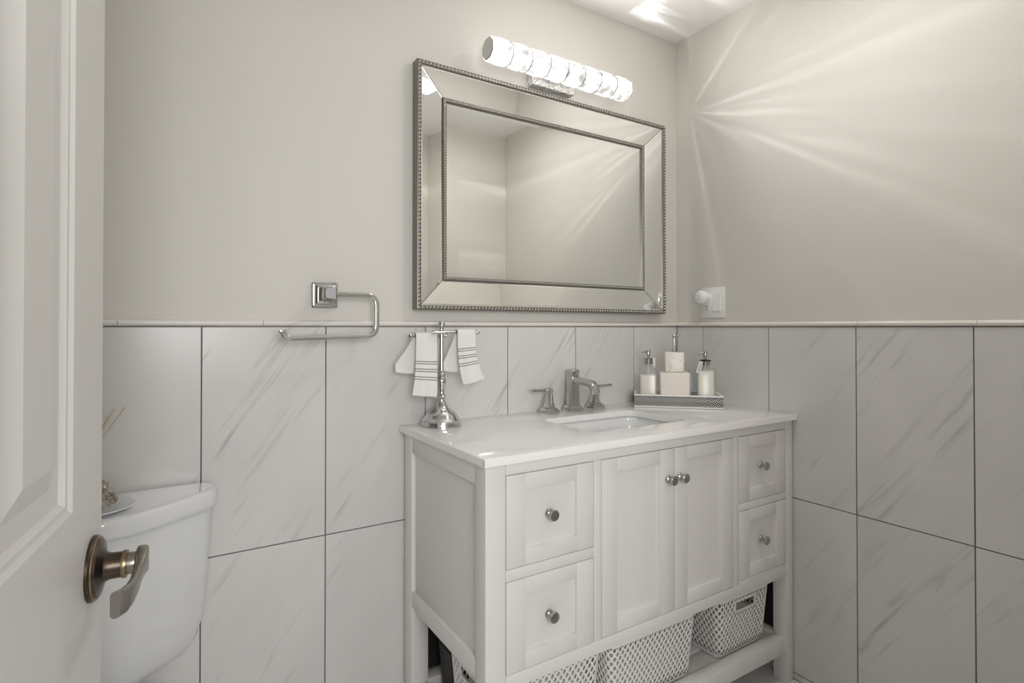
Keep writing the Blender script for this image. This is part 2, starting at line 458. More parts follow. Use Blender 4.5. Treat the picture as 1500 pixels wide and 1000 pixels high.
for x, sg in ((0.0, 1), (-0.035, -1)):
    yc = sorted({S0, S1, *[v for p in ys for v in p]}); zc = sorted({0.012, DH, *[v for p in zs for v in p]})
    for a, b in zip(yc[:-1], yc[1:]):
        for c, d in zip(zc[:-1], zc[1:]):
            if any(abs(a - p[0]) < 1e-6 for p in ys) and any(abs(c - p[0]) < 1e-6 for p in zs):
                panel_face(mb, a, b, c, d, x, sg)
            else:
                mb.bm.faces.new([mb.bm.verts.new(q) for q in ((x, a, c), (x, b, c), (x, b, d), (x, a, d))])
for q in (((0, S1, .012), (-.035, S1, .012), (-.035, S1, DH), (0, S1, DH)), ((0, S0, .012), (-.035, S0, .012), (-.035, S0, DH), (0, S0, DH)),
          ((0, S0, DH), (0, S1, DH), (-.035, S1, DH), (-.035, S0, DH)), ((0, S0, .012), (0, S1, .012), (-.035, S1, .012), (-.035, S0, .012))):
    mb.bm.faces.new([mb.bm.verts.new(p) for p in q])
bmesh.ops.remove_doubles(mb.bm, verts=mb.bm.verts[:], dist=0.0002)
obj('door_leaf', mb, M_DOOR, door, local=True, ang=20)
hz = 0.928
hd = obj('door_handle', MB().lathe([(0.0, 0.0), (0.0385, 0.0), (0.0385, 0.003), (0.036, 0.006), (0.0345, 0.0062), (0.033, 0.009), (0.024, 0.011), (0.0175, 0.014), (0.0155, 0.019), (0.0150, 0.034), (0.0, 0.034)], (0, 0, hz), 'X', 36), M_BRONZE, door, local=True)
obj('collar', MB().lathe([(0.0, 0.031), (0.0162, 0.031), (0.0166, 0.033), (0.0162, 0.0355), (0.0, 0.0355)], (0, 0, hz), 'X', 32), M_BRASSR, hd)
obj('edge_ring', MB().tube([(0.0055, 0.0362 * math.cos(2 * math.pi * k / 40), hz + 0.0362 * math.sin(2 * math.pi * k / 40)) for k in range(40)], 0.0013, 8, closed=True), M_BRASSR, hd)
obj('spindle', MB().lathe([(0.0, 0.034), (0.0125, 0.034), (0.0132, 0.040), (0.0125, 0.047), (0.0, 0.047)], (0, 0, hz), 'X', 28), M_PEWTER, hd)
# lever: from the hub towards the hinge side, curving down and widening
mb = MB(); rings = []
path = [(0.050, 0.014, 0.003, 0.011, 0.0055), (0.0505, 0.008, 0.002, 0.0155, 0.0065), (0.051, -0.002, 0.001, 0.0155, 0.0068), (0.051, -0.014, -0.001, 0.012, 0.006),
        (0.0515, -0.032, -0.004, 0.0092, 0.005), (0.0515, -0.052, -0.008, 0.0098, 0.0048), (0.050, -0.070, -0.010, 0.0120, 0.0048), (0.047, -0.086, -0.010, 0.0140, 0.0048), (0.042, -0.099, -0.008, 0.0145, 0.0046)]
for i, (x, y, dz, hh, tt) in enumerate(path):
    rings.append([(x + a, y, hz + dz + b) for a, b in rrect(tt, hh, 0.0042, 3)])
mb.ring_loft(rings)
obj('lever', mb, M_PEWTER, hd, ang=50)

# ------------------------------------------------------------------ vanity cabinet
F = 1.112; CX0, CX1 = 0.630, 1.853; CYB = 1.612; CTB = 0.8995
van = thing('vanity_cabinet', 'white bathroom vanity cabinet with framed doors, drawers and an open lower shelf', 'vanity', ((CX0 + CX1) / 2, (F + CYB) / 2, 0))
PW = 0.055
for x0, x1 in ((CX0, CX0 + PW - 0.0005), (1.8145, CX1)):
    obj('leg', MB().box(x0, x1, F, F + 0.05, 0, CTB, 0.002), M_LAC, van)
    obj('leg', MB().box(x0, x1, CYB - 0.055, CYB, 0, CTB, 0.002), M_LAC, van)
# face frame
XD = [(0.6851, 0.9535), (0.9806, 1.5285), (1.5565, 1.8135)]
mb = MB()
b = 0.0007
mb.box(0.685, 1.814, F, F + 0.022, 0.8705, CTB, b)                 # top rail
mb.box(0.685, 1.814, F, F + 0.022, 0.366, 0.400, b)                # bottom rail
mb.box(0.9545, 0.9797, F, F + 0.022, 0.4005, 0.870, b)             # stiles
mb.box(1.5300, 1.5555, F, F + 0.022, 0.4005, 0.870, b)
mb.box(1.5557, 1.814, F, F + 0.022, 0.3995, 0.4100, b)
mb.box(0.685, 0.9543, F, F + 0.022, 0.6200, 0.6468, b)             # rails between drawers
mb.box(1.5557, 1.814, F, F + 0.022, 0.6315, 0.6550, b)
obj('face_frame', mb, M_LAC, van)
obj('carcass', MB().box(0.642, 1.842, F + 0.023, CYB - 0.004, 0.372, 0.4).box(0.69, 1.81, F + 0.04, CYB - 0.004, 0.405, 0.74).box(0.69, 1.02, F + 0.04, CYB - 0.004, 0.74, 0.89).box(1.47, 1.81, F + 0.04, CYB - 0.004, 0.74, 0.89), M_LAC, van, smooth=False)
def side_panel(x_out, sg):
    mb = MB(); th = 0.018
    def bx(y0, y1, z0, z1, inset):
        a, c = x_out + sg * inset, x_out + sg * th
        mb.box(min(a, c), max(a, c), y0, y1, z0, z1, 0.0015)
    bx(F + 0.05, CYB - 0.055, 0.846, CTB, 0.0)
    bx(F + 0.05, CYB - 0.055, 0.390, 0.434, 0.0)
    bx(F + 0.05, CYB - 0.055, 0.434, 0.846, 0.011)
    bx(F + 0.05, F + 0.051, 0.434, 0.846, 0.001)
    return obj('side_panel', mb, M_LAC, van)
side_panel(CX0 + 0.001, 1); side_panel(CX1 - 0.001, -1)
def shaker(name, x0, x1, z0, z1, knob, st=0.054, rl=0.038):
    g = 0.0017; x0 += g; x1 -= g; z0 += g; z1 -= g
    mb = MB(); y1 = F + 0.02; e = 0.0007
    mb.box(x0, x0 + st, F, y1, z0, z1, e); mb.box(x1 - st, x1, F, y1, z0, z1, e)
    mb.box(x0 + st, x1 - st, F, y1, z0, z0 + rl, e); mb.box(x0 + st, x1 - st, F, y1, z1 - rl, z1, e)
    mb.box(x0 + st - 0.001, x1 - st + 0.001, F + 0.010, y1 - 0.002, z0 + rl - 0.001, z1 - rl + 0.001)
    d = obj(name, mb, M_LAC, van)
    kx, kz, ky = knob
    obj('knob', MB().lathe([(0.0, 0.0), (0.0115, 0.0), (0.0115, 0.002), (0.0095, 0.005), (0.0052, 0.008), (0.0046, 0.016), (0.0062, 0.0185), (0.0115, 0.0205), (0.0138, 0.0225), (0.0140, 0.0255), (0.0122, 0.0275), (0.0, 0.0285)], (kx, ky, kz), '-Y', 28), M_KNOB, d)
    return d
yk = F + 0.0102
shaker('drawer', 0.6851, 0.9540, 0.6470, 0.8700, (0.8165, 0.757, yk))
shaker('drawer', 0.6851, 0.9540, 0.4000, 0.6198, (0.8165, 0.508, yk))
shaker('drawer', 1.5560, 1.8140, 0.6552, 0.8700, (1.684, 0.7625, yk))
shaker('drawer', 1.5560, 1.8140, 0.4100, 0.6313, (1.684, 0.518, yk))
shaker('cabinet_door', 0.9800, 1.2580, 0.4005, 0.8700, (1.2325, 0.783, F + 0.0002))
shaker('cabinet_door', 1.2580, 1.5297, 0.4005, 0.8700, (1.2815, 0.783, F + 0.0002))
# open shelf
mb = MB()
mb.box(0.685, 1.8145, F + 0.004, F + 0.044, 0.101, 0.156, 0.003)
mb.box(0.685, 1.8145, CYB - 0.05, CYB - 0.008, 0.101, 0.156, 0.003)
mb.box(CX0 + 0.004, CX0 + 0.05, F + 0.05, CYB - 0.055, 0.101, 0.156, 0.003)
mb.box(CX1 - 0.05 + 0.012, CX1 - 0.004, F + 0.05, CYB - 0.055, 0.101, 0.156, 0.003)
obj('shelf_frame', mb, M_LAC, van)
for k in range(5):
    y0 = F + 0.056 + k * 0.0785
    obj('shelf_slat', MB().box(CX0 + 0.0505, CX1 - 0.0385, y0, y0 + 0.062, 0.122, 0.142, 0.002), M_LAC, van)
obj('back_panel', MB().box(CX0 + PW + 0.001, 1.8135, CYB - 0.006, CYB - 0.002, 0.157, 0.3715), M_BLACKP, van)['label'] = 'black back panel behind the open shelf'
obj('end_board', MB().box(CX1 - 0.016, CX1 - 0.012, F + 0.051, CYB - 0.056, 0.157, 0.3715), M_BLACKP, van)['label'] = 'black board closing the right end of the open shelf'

# countertop with undermount basin
ct = MB(); bm = ct.bm
KX0, KX1, KY0, KY1, ZK = 0.6176, 1.8585, 1.0966, 1.6262, 0.9195
SX, SY, SHX, SHY = 1.240, 1.342, 0.201, 0.132
def loop(z, pts): return [bm.verts.new((x, y, z)) for x, y in pts]
outer = [(KX0, KY0), (KX1, KY0), (KX1, KY1), (KX0, KY1)]
hole = [(SX + x, SY + y) for x, y in rrect(SHX, SHY, 0.032, 7)]
def slab_face(z):
    vo, vh = loop(z, outer), loop(z, hole)
    es = [bm.edges.new((vo[i], vo[(i + 1) % 4])) for i in range(4)] + [bm.edges.new((vh[i], vh[(i + 1) % len(vh)])) for i in range(len(vh))]
    bmesh.ops.triangle_fill(bm, use_beauty=True, use_dissolve=False, edges=es)
    return vo, vh
e = 0.0015
t_o, t_h = slab_face(ZK); b_o, b_h = slab_face(CTB + 0.0003)
for A, B in ((t_o, b_o), (t_h, b_h)):
    n = len(A)
    for i in range(n): bm.faces.new((A[i], A[(i + 1) % n], B[(i + 1) % n], B[i]))
be = [ed for ed in bm.edges if (all(v in t_o for v in ed.verts)) or (ed.verts[0] in t_o and ed.verts[1] in b_o) or (ed.verts[1] in t_o and ed.verts[0] in b_o)]
bmesh.ops.bevel(bm, geom=be, offset=e, segments=2, profile=0.5, affect='EDGES')
tag(obj('countertop', ct, M_QUARTZ, ang=30), 'glossy white stone countertop with a rectangular basin opening, on the white vanity', 'countertop')
mb = MB(); rings = []
for s_, z in ((0.010, 0.8992), (0.010, 0.896), (0.003, 0.892), (-0.004, 0.86), (-0.010, 0.81), (-0.020, 0.782), (-0.040, 0.768), (-0.09, 0.763), (-0.125, 0.762)):
    rings.append([(SX + x, SY + y, z) for x, y in rrect(SHX + s_, SHY + s_, max(0.006, 0.042 + s_ * 0.2 if s_ > -0.09 else 0.006), 7)])
mb.ring_loft(rings, cap0=False)
sink = thing('sink', 'white rectangular undermount sink basin set into the quartz countertop', 'sink', (SX, SY, 0.762))
obj('basin', mb, M_PORC, sink, ang=60)
obj('drain', MB().lathe([(0.0, 0.0), (0.026, 0.0), (0.026, 0.002), (0.02, 0.003), (0.018, 0.0015), (0.0, 0.0015)], (SX, SY + 0.01, 0.7622)), M_CHROME, sink)

# ------------------------------------------------------------------ faucet
FY = 1.572
fau = thing('faucet', 'silver faucet with square tapered spout and two lever handles, behind the basin', 'faucet', (1.24, FY, ZK))
def flare(mb, cx, cy, h, top, bot, base):
    z = ZK
    mb.sq_loft([(base, base, z), (base, base, z + 0.008), (base - 0.003, base - 0.003, z + 0.010), (base - 0.005, base - 0.005, z + 0.016), (bot, bot, z + 0.019),
                (bot * 0.9 + top * 0.1, bot * 0.9 + top * 0.1, z + 0.024), (bot * 0.45 + top * 0.55, bot * 0.45 + top * 0.55, z + 0.45 * h), (top, top, z + h)], cx, cy, 0.16)
sx, sy = 1.262, 1.585
mb = MB(); flare(mb, sx, sy, 0.134, 0.0158, 0.0195, 0.0285)
mb.sq_loft([(0.0158, 0.0158, ZK + 0.132), (0.0182, 0.0182, ZK + 0.137), (0.0182, 0.0182, ZK + 0.141), (0.014, 0.014, ZK + 0.147), (0.004, 0.004, ZK + 0.149)], sx, sy, 0.16)
sp = obj('spout', mb, M_NICKEL, fau, ang=25)
arm = fillet([(sx, sy - 0.008, ZK + 0.112), (sx, sy - 0.112, ZK + 0.103), (sx, sy - 0.126, ZK + 0.070)], 0.018, 6)
mb = MB().tube(arm, 0.0125, sec=rrect(1.0, 0.92, 0.28, 2))
obj('spout_arm', mb, M_NICKEL, sp, ang=25)
for hx, hy, sg in ((1.150, 1.577, -1), (1.365, 1.582, 1)):
    mb = MB(); flare(mb, hx, hy, 0.070, 0.0090, 0.0160, 0.0275)
    mb.sq_loft([(0.0090, 0.0090, ZK + 0.069), (0.0115, 0.0115, ZK + 0.073), (0.0115, 0.0115, ZK + 0.077), (0.008, 0.008, ZK + 0.086), (0.003, 0.003, ZK + 0.088)], hx, hy, 0.16)
    h = obj('handle', mb, M_NICKEL, fau, ang=25)
    p = [(hx + sg * 0.004, hy, ZK + 0.080), (hx + sg * 0.03, hy - 0.002, ZK + 0.080), (hx + sg * 0.076, hy - 0.004, ZK + 0.081)]
    obj('lever', MB().tube(p, [0.0062, 0.0055, 0.0068], sec=rrect(0.8, 0.8, 0.25, 2)), M_NICKEL, h, ang=25)

# ------------------------------------------------------------------ mirror
mir = thing('wall_mirror', 'large rectangular wall mirror with mirrored border and silver beaded edges, above the vanity', 'mirror', (1.21, YB, 1.272))
OX0, OX1, OZ0, OZ1 = 0.6625, 1.757, 1.274, 2.0495
IX0, IX1, IZ0, IZ1 = 0.755, 1.6475, 1.3685, 1.9525
YO, YI, YP = 1.593, 1.606, 1.6135   # front of outer edge, front of inner edge, glass
def rect_frame(mb, x0, x1, z0, z1, prof):
    """prof: (inset, y); swept round the rectangle"""
    rings = []
    for i, y in prof:
        rings.append([(x0 + i, y, z0 + i), (x1 - i, y, z0 + i), (x1 - i, y, z1 - i), (x0 + i, y, z1 - i)])
    mb.ring_loft(rings, cap0=False, cap1=False)
    return mb
mb = rect_frame(MB(), OX0, OX1, OZ0, OZ1, [(0.0, YB - 0.001), (0.0, YO + 0.004), (0.001, YO + 0.0015), (0.0025, YO + 0.001), (0.0035, YO + 0.003), (0.0105, YO + 0.003), (0.0115, YO + 0.001), (0.0130, YO + 0.0015), (0.0135, YO + 0.006), (0.0135, YB - 0.001)])
obj('frame', mb, M_FRAME, mir, ang=25)
def beads(x0, x1, z0, z1, i, y, r, pitch, name):
    mb = MB(); A, B, C, D = x0 + i, x1 - i, z0 + i, z1 - i
    def bead(cx, cz, hor):
        rings = []
        for t in (-0.95, -0.6, 0.0, 0.6, 0.95):
            q = math.sqrt(1 - t * t); ring = []
            for k in range(8):
                a = 2 * math.pi * k / 8
                u, v, wv = r * 0.86 * q * math.cos(a), r * 1.0 * t, r * 0.9 * q * math.sin(a)
                u += 0.5 * v
                ring.append((cx + (u if hor else v), y - wv, cz + (v if hor else u)))
            rings.append(ring)
        mb.ring_loft(rings)
    n = round((B - A) / pitch)
    for k in range(n + 1):
        x = A + (B - A) * k / n; bead(x, C, True); bead(x, D, True)
    n = round((D - C) / pitch)
    for k in range(1, n):
        z = C + (D - C) * k / n; bead(A, z, False); bead(B, z, False)
    return obj(name, mb, M_BEAD, mir, ang=80)
beads(OX0, OX1, OZ0, OZ1, 0.0070, YO + 0.003, 0.0050, 0.0124, 'outer_beading')
# border strips of mirror
o_ = 0.0137
O4 = [(OX0 + o_, OZ0 + o_), (OX1 - o_, OZ0 + o_), (OX1 - o_, OZ1 - o_), (OX0 + o_, OZ1 - o_)]
I4 = [(IX0 - 0.0003, IZ0 - 0.0003), (IX1 + 0.0003, IZ0 - 0.0003), (IX1 + 0.0003, IZ1 + 0.0003), (IX0 - 0.0003, IZ1 + 0.0003)]
YS0, YS1 = YO + 0.006, YI + 0.004
for k in range(4):
    a, b2, c, d = Vector((O4[k][0], YS0, O4[k][1])), Vector((O4[(k + 1) % 4][0], YS0, O4[(k + 1) % 4][1])), Vector((I4[(k + 1) % 4][0], YS1, I4[(k + 1) % 4][1])), Vector((I4[k][0], YS1, I4[k][1]))
    al = (b2 - a).normalized(); g = al * 0.0009
    a, b2, c, d = a + g * 1.0, b2 - g * 1.0, c - g, d + g
    mb = MB()
    def mixq(s, t): return (a * (1 - s) + b2 * s) * (1 - t) + (d * (1 - s) + c * s) * t
    nrm = (b2 - a).cross(d - a).normalized()
    if nrm.y > 0: nrm = -nrm
    q = [a, b2, c, d]
    cen = (a + b2 + c + d) / 4
    def ins(p, wd):
        # inset towards the strip's middle line, both ways
        i = q.index(p); nxt, prv = q[(i + 1) % 4], q[i - 1]
        return p + ((nxt - p).normalized() + (prv - p).normalized()) * wd
    lo = [p - nrm * 0.004 for p in q]; e0 = [p - nrm * 0.0008 for p in q]; e1 = [ins(p, 0.007) for p in q]
    mb.ring_loft([lo, e0, e1])
    obj('mirror_border', mb, M_MIRROR, mir, smooth=False)
mb = MB()
mb.ring_loft([[(x, YS0 + 0.0055, z) for x, z in O4], [(x, YS1 + 0.0055, z) for x, z in I4], [(x, YS1 + 0.008, z) for x, z in I4], [(x, YS0 + 0.0105, z) for x, z in O4]], closed=True)
obj('border_backing', mb, M_DARK, mir, smooth=False)
# inner beaded moulding
mb = rect_frame(MB(), IX0, IX1, IZ0, IZ1, [(0.0, YB - 0.002), (0.0, YI + 0.002), (0.0015, YI - 0.001), (0.0030, YI - 0.001), (0.0040, YI + 0.001), (0.0100, YI + 0.001), (0.0108, YI - 0.0005), (0.0120, YI + 0.0002), (0.0122, YP + 0.001)])
obj('inner_frame', mb, M_FRAME, mir, ang=25)
beads(IX0, IX1, IZ0, IZ1, 0.0070, YI + 0.001, 0.0038, 0.0084, 'inner_beading')
mb = MB(); i0 = 0.0118
def rr(i, y): return [(IX0 + i, y, IZ0 + i), (IX1 - i, y, IZ0 + i), (IX1 - i, y, IZ1 - i), (IX0 + i, y, IZ1 - i)]
mb.ring_loft([rr(i0, YP + 0.004), rr(i0, YP + 0.0004), rr(i0 + 0.016, YP)])
obj('mirror_glass', mb, M_MIRROR, mir, smooth=False)
mb = rect_frame(MB(), IX0, IX1, IZ0, IZ1, [(0.0118, YP + 0.0008), (0.0150, YP + 0.0006), (0.0150, YP + 0.003), (0.0118, YP + 0.003)])
obj('rebate', mb, M_DARK, mir, smooth=False)

# ------------------------------------------------------------------ vanity light
LX0, LX1, LY, LZ = 0.884, 1.486, 1.545, 2.116
vl = thing('vanity_light', 'lit crystal bar light of eight blocks on the wall above the mirror', 'light', ((LX0 + LX1) / 2, YB, 2.08))
mb = MB().box(1.095, 1.283, 1.600, YB - 0.001, 2.072, 2.165, 0.004)
obj('back_plate', mb, M_PLATE, vl)
obj('mount_bar', MB().box(1.12, 1.26, LY + 0.03, 1.601, 2.10, 2.14, 0.003), M_CHROME, vl)
n = 8; wd = (LX1 - LX0) / n
for k in range(n):
    x0 = LX0 + k * wd + 0.0013; x1 = LX0 + (k + 1) * wd - 0.0013; rings = []
    for i in range(7):
        t = i / 6; bulge = 0.0390 + 0.0026 * math.sin(math.pi * t) ** 0.7
        ring = []
        for j in range(8):
            a = 2 * math.pi * (j + 0.5) / 8
            for f in (0.0, 0.34, 0.67):
                a2 = 2 * math.pi * (j + 1.5) / 8
                y = math.cos(a) * (1 - f) + math.cos(a2) * f; z = math.sin(a) * (1 - f) + math.sin(a2) * f
                q = bulge * (1 + random.uniform(-0.022, 0.022))
                ring.append((x0 + (x1 - x0) * t, LY + q * y, LZ + q * z))
        rings.append(ring)
    obj('crystal_block', MB().ring_loft(rings), M_CRYS, vl, smooth=False)
    if k:
        xs = LX0 + k * wd
        obj('divider', MB().ring_loft([[(xs + d, LY + 0.0400 * math.cos(2 * math.pi * (j + 0.5) / 8), LZ + 0.0400 * math.sin(2 * math.pi * (j + 0.5) / 8)) for j in range(8)] for d in (-0.0011, 0.0011)]), M_FRAME, vl, smooth=False)
obj('end_cap', MB().ring_loft([[(LX0 + d, LY + q * math.cos(2 * math.pi * (j + 0.5) / 8), LZ + q * math.sin(2 * math.pi * (j + 0.5) / 8)) for j in range(8)] for d, q in ((0.001, 0.036), (-0.003, 0.035))]), M_NICKEL, vl, smooth=False)

# ------------------------------------------------------------------ recessed ceiling lamp (seen in the mirror border)
cl = thing('ceiling_light', 'round recessed lamp in the white ceiling, seen reflected in the left border of the mirror', 'light', (DLX, DLY, ZC))
obj('trim_ring', MB().lathe([(0.075, 0.0), (0.098, 0.0), (0.098, 0.004), (0.075, 0.010), (0.075, 0.0)], (DLX, DLY, ZC - 0.0005), '-Z', 40), M_PLAST, cl)
obj('lens', MB().lathe([(0.0, 0.0), (0.0745, 0.0), (0.0745, 0.003), (0.0, 0.003)], (DLX, DLY, ZC - 0.0005), '-Z', 40), M_LENS, cl)

# ------------------------------------------------------------------ towel holder on the wall
th = thing('towel_ring', 'chrome open-ended towel holder with square wall plate, on the wall between toilet and mirror', 'towel holder', (0.395, YB, 1.31))
hx, hzz = 0.3945, 1.3105
mb = MB(); rings = []
for h2, y in ((0.036, YB - 0.001), (0.036, YB - 0.007), (0.033, YB - 0.010), (0.031, YB - 0.0105), (0.028, YB - 0.017), (0.024, YB - 0.020), (0.0215, YB - 0.021)):
    rings.append([(hx + a, y, hzz + c) for a, c in rrect(h2, h2, 0.004, 3)])
mb.ring_loft(rings); obj('wall_plate', mb, M_CHROME, th, ang=22)
mb = MB(); rings = []
for h2, y in ((0.021, YB - 0.0205), (0.0185, YB - 0.034), (0.0185, YB - 0.058), (0.0175, YB - 0.068), (0.014, YB - 0.072)):
    rings.append([(hx + a, y, hzz + 0.002 + c) for a, c in rrect(h2, h2, 0.006, 3)])
mb.ring_loft(rings); obj('post', mb, M_CHROME, th, ang=22)
yl = YB - 0.060
path = fillet([(hx + 0.012, yl, 1.311), (0.5290, yl + 0.004, 1.3115), (0.5270, yl - 0.002, 1.1940), (0.2720, yl - 0.030, 1.1895), (0.2655, yl - 0.031, 1.2100)], 0.032, 8)
# keep the last bend tight
path = fillet([(hx + 0.012, yl, 1.311), (0.5290, yl + 0.004, 1.3115), (0.5270, yl - 0.002, 1.1940), (0.40, yl - 0.016, 1.1918)], 0.032, 8) + fillet([(0.395, yl - 0.0165, 1.1917), (0.2725, yl - 0.030, 1.1895), (0.2655, yl - 0.031, 1.2090)], 0.014, 6)
obj('bar', MB().tube(path, 0.0074, sec=[(a, c) for a, c in rrect(1.0, 1.0, 0.55, 3)]), M_CHROME, th, ang=40)
obj('tip', MB().tube([(0.2655, yl - 0.031, 1.2085), (0.2650, yl - 0.031, 1.2115)], 0.0092, sec=rrect(1, 1, 0.4, 3)), M_CHROME, th)

# ------------------------------------------------------------------ towel stand and hand towels
TX, TY = 0.7265, 1.556
ts = thing('towel_stand', 'ornate chrome towel stand with round base at the left end of the countertop', 'towel stand', (TX, TY, ZK))
prof = [(0.0, 0.0), (0.061, 0.0), (0.061, 0.004), (0.059, 0.010), (0.060, 0.017), (0.055, 0.022), (0.050, 0.027), (0.047, 0.033), (0.040, 0.040), (0.031, 0.046), (0.022, 0.054), (0.016, 0.064), (0.013, 0.073), (0.0, 0.073)]
obj('base', MB().lathe(prof, (TX, TY, ZK + 0.0005), n=40), M_CHROME, ts)
prof = [(0.0, 0.072), (0.011, 0.072), (0.0095, 0.079), (0.0135, 0.084), (0.0145, 0.088), (0.0105, 0.093), (0.0085, 0.100), (0.0095, 0.112), (0.0125, 0.126), (0.0145, 0.135), (0.012, 0.143), (0.0085, 0.148), (0.0125, 0.152), (0.0125, 0.156), (0.0080, 0.161), (0.0065, 0.170), (0.0058, 0.28), (0.0058, 0.285), (0.0, 0.285)]
obj('pole', MB().lathe(prof, (TX, TY, ZK), n=28), M_CHROME, ts)
prof = [(0.0, 0.279), (0.010, 0.279), (0.014, 0.283), (0.010, 0.288), (0.006, 0.291), (0.006, 0.295), (0.0095, 0.299), (0.0115, 0.305), (0.0105, 0.312), (0.0065, 0.317), (0.0, 0.3185)]
obj('finial', MB().lathe(prof, (TX, TY, ZK), n=28), M_CHROME, ts)
def arm(xa, xb, z, dy):
    mb = MB().tube([(xa, TY + dy, z), (xb, TY + dy, z)], 0.0042, 14)
    far, near = (xa, xb) if abs(xa - TX) > abs(xb - TX) else (xb, xa)
    sg = 1 if far > TX else -1
    mb.lathe([(0.0, -0.009), (0.005, -0.008), (0.0078, -0.003), (0.0078, 0.002), (0.0045, 0.006), (0.0, 0.007)], (far, TY + dy, z), 'X' if sg > 0 else '-X', 18)
    mb.lathe([(0.0, -0.004), (0.0045, -0.003), (0.0058, 0.0), (0.004, 0.004), (0.0, 0.0045)], (near, TY + dy, z), '-X' if sg > 0 else 'X', 14)
    return obj('arm', mb, M_CHROME, ts)
arm(0.6925, 0.845, 1.2030, -0.0145); arm(0.6275, 0.745, 1.1925, 0.0075)
def towel(name, label, x0, x1, xb0, xb1, ztop, yarm, front, zb_l, zb_r, back, xk0, xk1, lines):
    nu, nf, nb = 22, 40, 26
    bmv = MB(); bm = bmv.bm; grid = []
    rad = 0.0068
    def row(kind, t):
        out = []
        for i in range(nu + 1):
            s = i / nu
            if kind == 'f':       # front drop, t 0..1
                g = t ** 3
                flare = 0.0 if t < 0.78 else (t - 0.78) / 0.22
                x = (x0 + (x1 - x0) * s) * (1 - g) + (xb0 + (xb1 - xb0) * s) * g
                zend = zb_l + (zb_r - zb_l) * s
                z = ztop - rad + (zend - ztop + rad) * t
                y = yarm - rad - 0.0015 - 0.004 * math.sin(math.pi * s) * (1 - 0.3 * t) + 0.0025 * math.sin(s * 9 + 1.2) * t + 0.0016 * math.sin(s * 46) * flare - 0.006 * t * t
                v = math.pi * rad / 2 + t * front
            elif kind == 'o':     # over the arm
                a = math.pi * t
                bulge = 0.003 * math.sin(math.pi * s)
                x = x0 + (x1 - x0) * s; y = yarm - (rad + 0.0015) * math.cos(a) - bulge * (1 - t) * math.cos(a); z = ztop - rad + (rad + bulge * 0.5) * math.sin(a)
                v = math.pi * rad * (0.5 - t)
            else:                 # back drop
                g = min(1, t * 1.3) ** 1.2
                x = (x0 + (x1 - x0) * s) * (1 - g) + (xk0 + (xk1 - xk0) * s) * g
                z = ztop - rad + (-back - 0.006 * math.sin(math.pi * s)) * t
                y = yarm + rad + 0.0015 + 0.010 * g + 0.003 * math.sin(s * 8) * g
                v = -math.pi * rad / 2 - t * back
            out.append((bm.verts.new((x, y, z)), s * (x1 - x0), v))
        return out
    grid += [row('f', 1 - k / nf) for k in range(nf)]
    grid += [row('o', k / 7) for k in range(8)]
    grid += [row('b', (k + 1) / nb) for k in range(nb)]
    for a, b in zip(grid[:-1], grid[1:]):
        for i in range(nu):
            q = (a[i], a[i + 1], b[i + 1], b[i])
            f = bm.faces.new([p[0] for p in q])
            for l, p in zip(f.loops, q): l[bmv.uv].uv = (p[1], p[2])
    def mods(o):
        m = o.modifiers.new('thickness', 'SOLIDIFY'); m.thickness = 0.003; m.offset = 0
    o = obj(name, bmv, towel_mat(name + ' cloth', lines), ang=80, mods=mods)
    return tag(o, label, 'towel', 'striped hand towels on the countertop stand')
towel('hand_towel', 'white black-striped hand towel on the left arm of the chrome stand, hanging lower', 0.6425, 0.7115, 0.6290, 0.7085, 1.2010, TY + 0.0075, 0.185, 1.0160, 1.0060, 0.110, 0.588, 0.684,
      [0.0905, 0.0975, 0.1135, 0.1205, 0.1375, 0.1450])
towel('hand_towel', 'white black-striped hand towel on the right arm of the chrome stand, hanging higher', 0.7700, 0.8320, 0.7890, 0.8640, 1.2115, TY - 0.0145, 0.165, 1.0400, 1.0540, 0.120, 0.735, 0.800,
      [0.0640, 0.0710, 0.0865, 0.0935, 0.1105, 0.1180])

# ------------------------------------------------------------------ tray of toiletries (turned 45 degrees into the corner)
TC = (1.6135, 1.4065); TRZ = R(-45)
def tl(s, d): 
    c, sn = math.cos(TRZ), math.sin(TRZ)
    return (TC[0] + s * c - d * sn, TC[1] + s * sn + d * c)
tray = thing('tray', 'white-rimmed tray with black and white patterned sides, in the back corner of the countertop', 'tray', (*TC, ZK), TRZ)
HW, TD, THH = 0.159, 0.152, 0.048
mb = MB().box(-HW, HW, 0, TD, 0.0005, 0.006, 0.0015)
obj('tray_base', mb, M_PLAST, tray, local=True)
for (a, b3, c, d) in ((-HW + .001, HW - .001, 0.001, 0.008), (-HW + .001, HW - .001, TD - 0.008, TD - .001), (-HW + .001, -HW + 0.008, 0.008, TD - 0.008), (HW - 0.008, HW - .001, 0.008, TD - 0.008)):
    obj('tray_side', MB().box(a, b3, c, d, 0.0062, THH - 0.005, uvfn=lambda q: (q.x + q.y, q.z)), M_WEAVE, tray, local=True, smooth=False)
mb = MB(); rings = []
for i, z in ((0, THH - 0.0048), (0, THH - 0.001), (0.0008, THH), (0.008, THH), (0.009, THH - 0.001), (0.009, THH - 0.0048)):
    rings.append([(-HW + i, i, z), (HW - i, i, z), (HW - i, TD - i, z), (-HW + i, TD - i, z)])
mb.ring_loft(rings, closed=True); obj('tray_rim', mb, M_PLAST, tray, local=True, ang=25)
ln = MB().box(-HW + 0.0085, HW - 0.0085, 0.0085, TD - 0.0085, 0.0062, 0.0085)
iz = THH - 0.0055
ln.box(-HW + 0.0083, HW - 0.0083, 0.0083, 0.0093, 0.0085, iz).box(-HW + 0.0083, HW - 0.0083, TD - 0.0093, TD - 0.0083, 0.0085, iz)
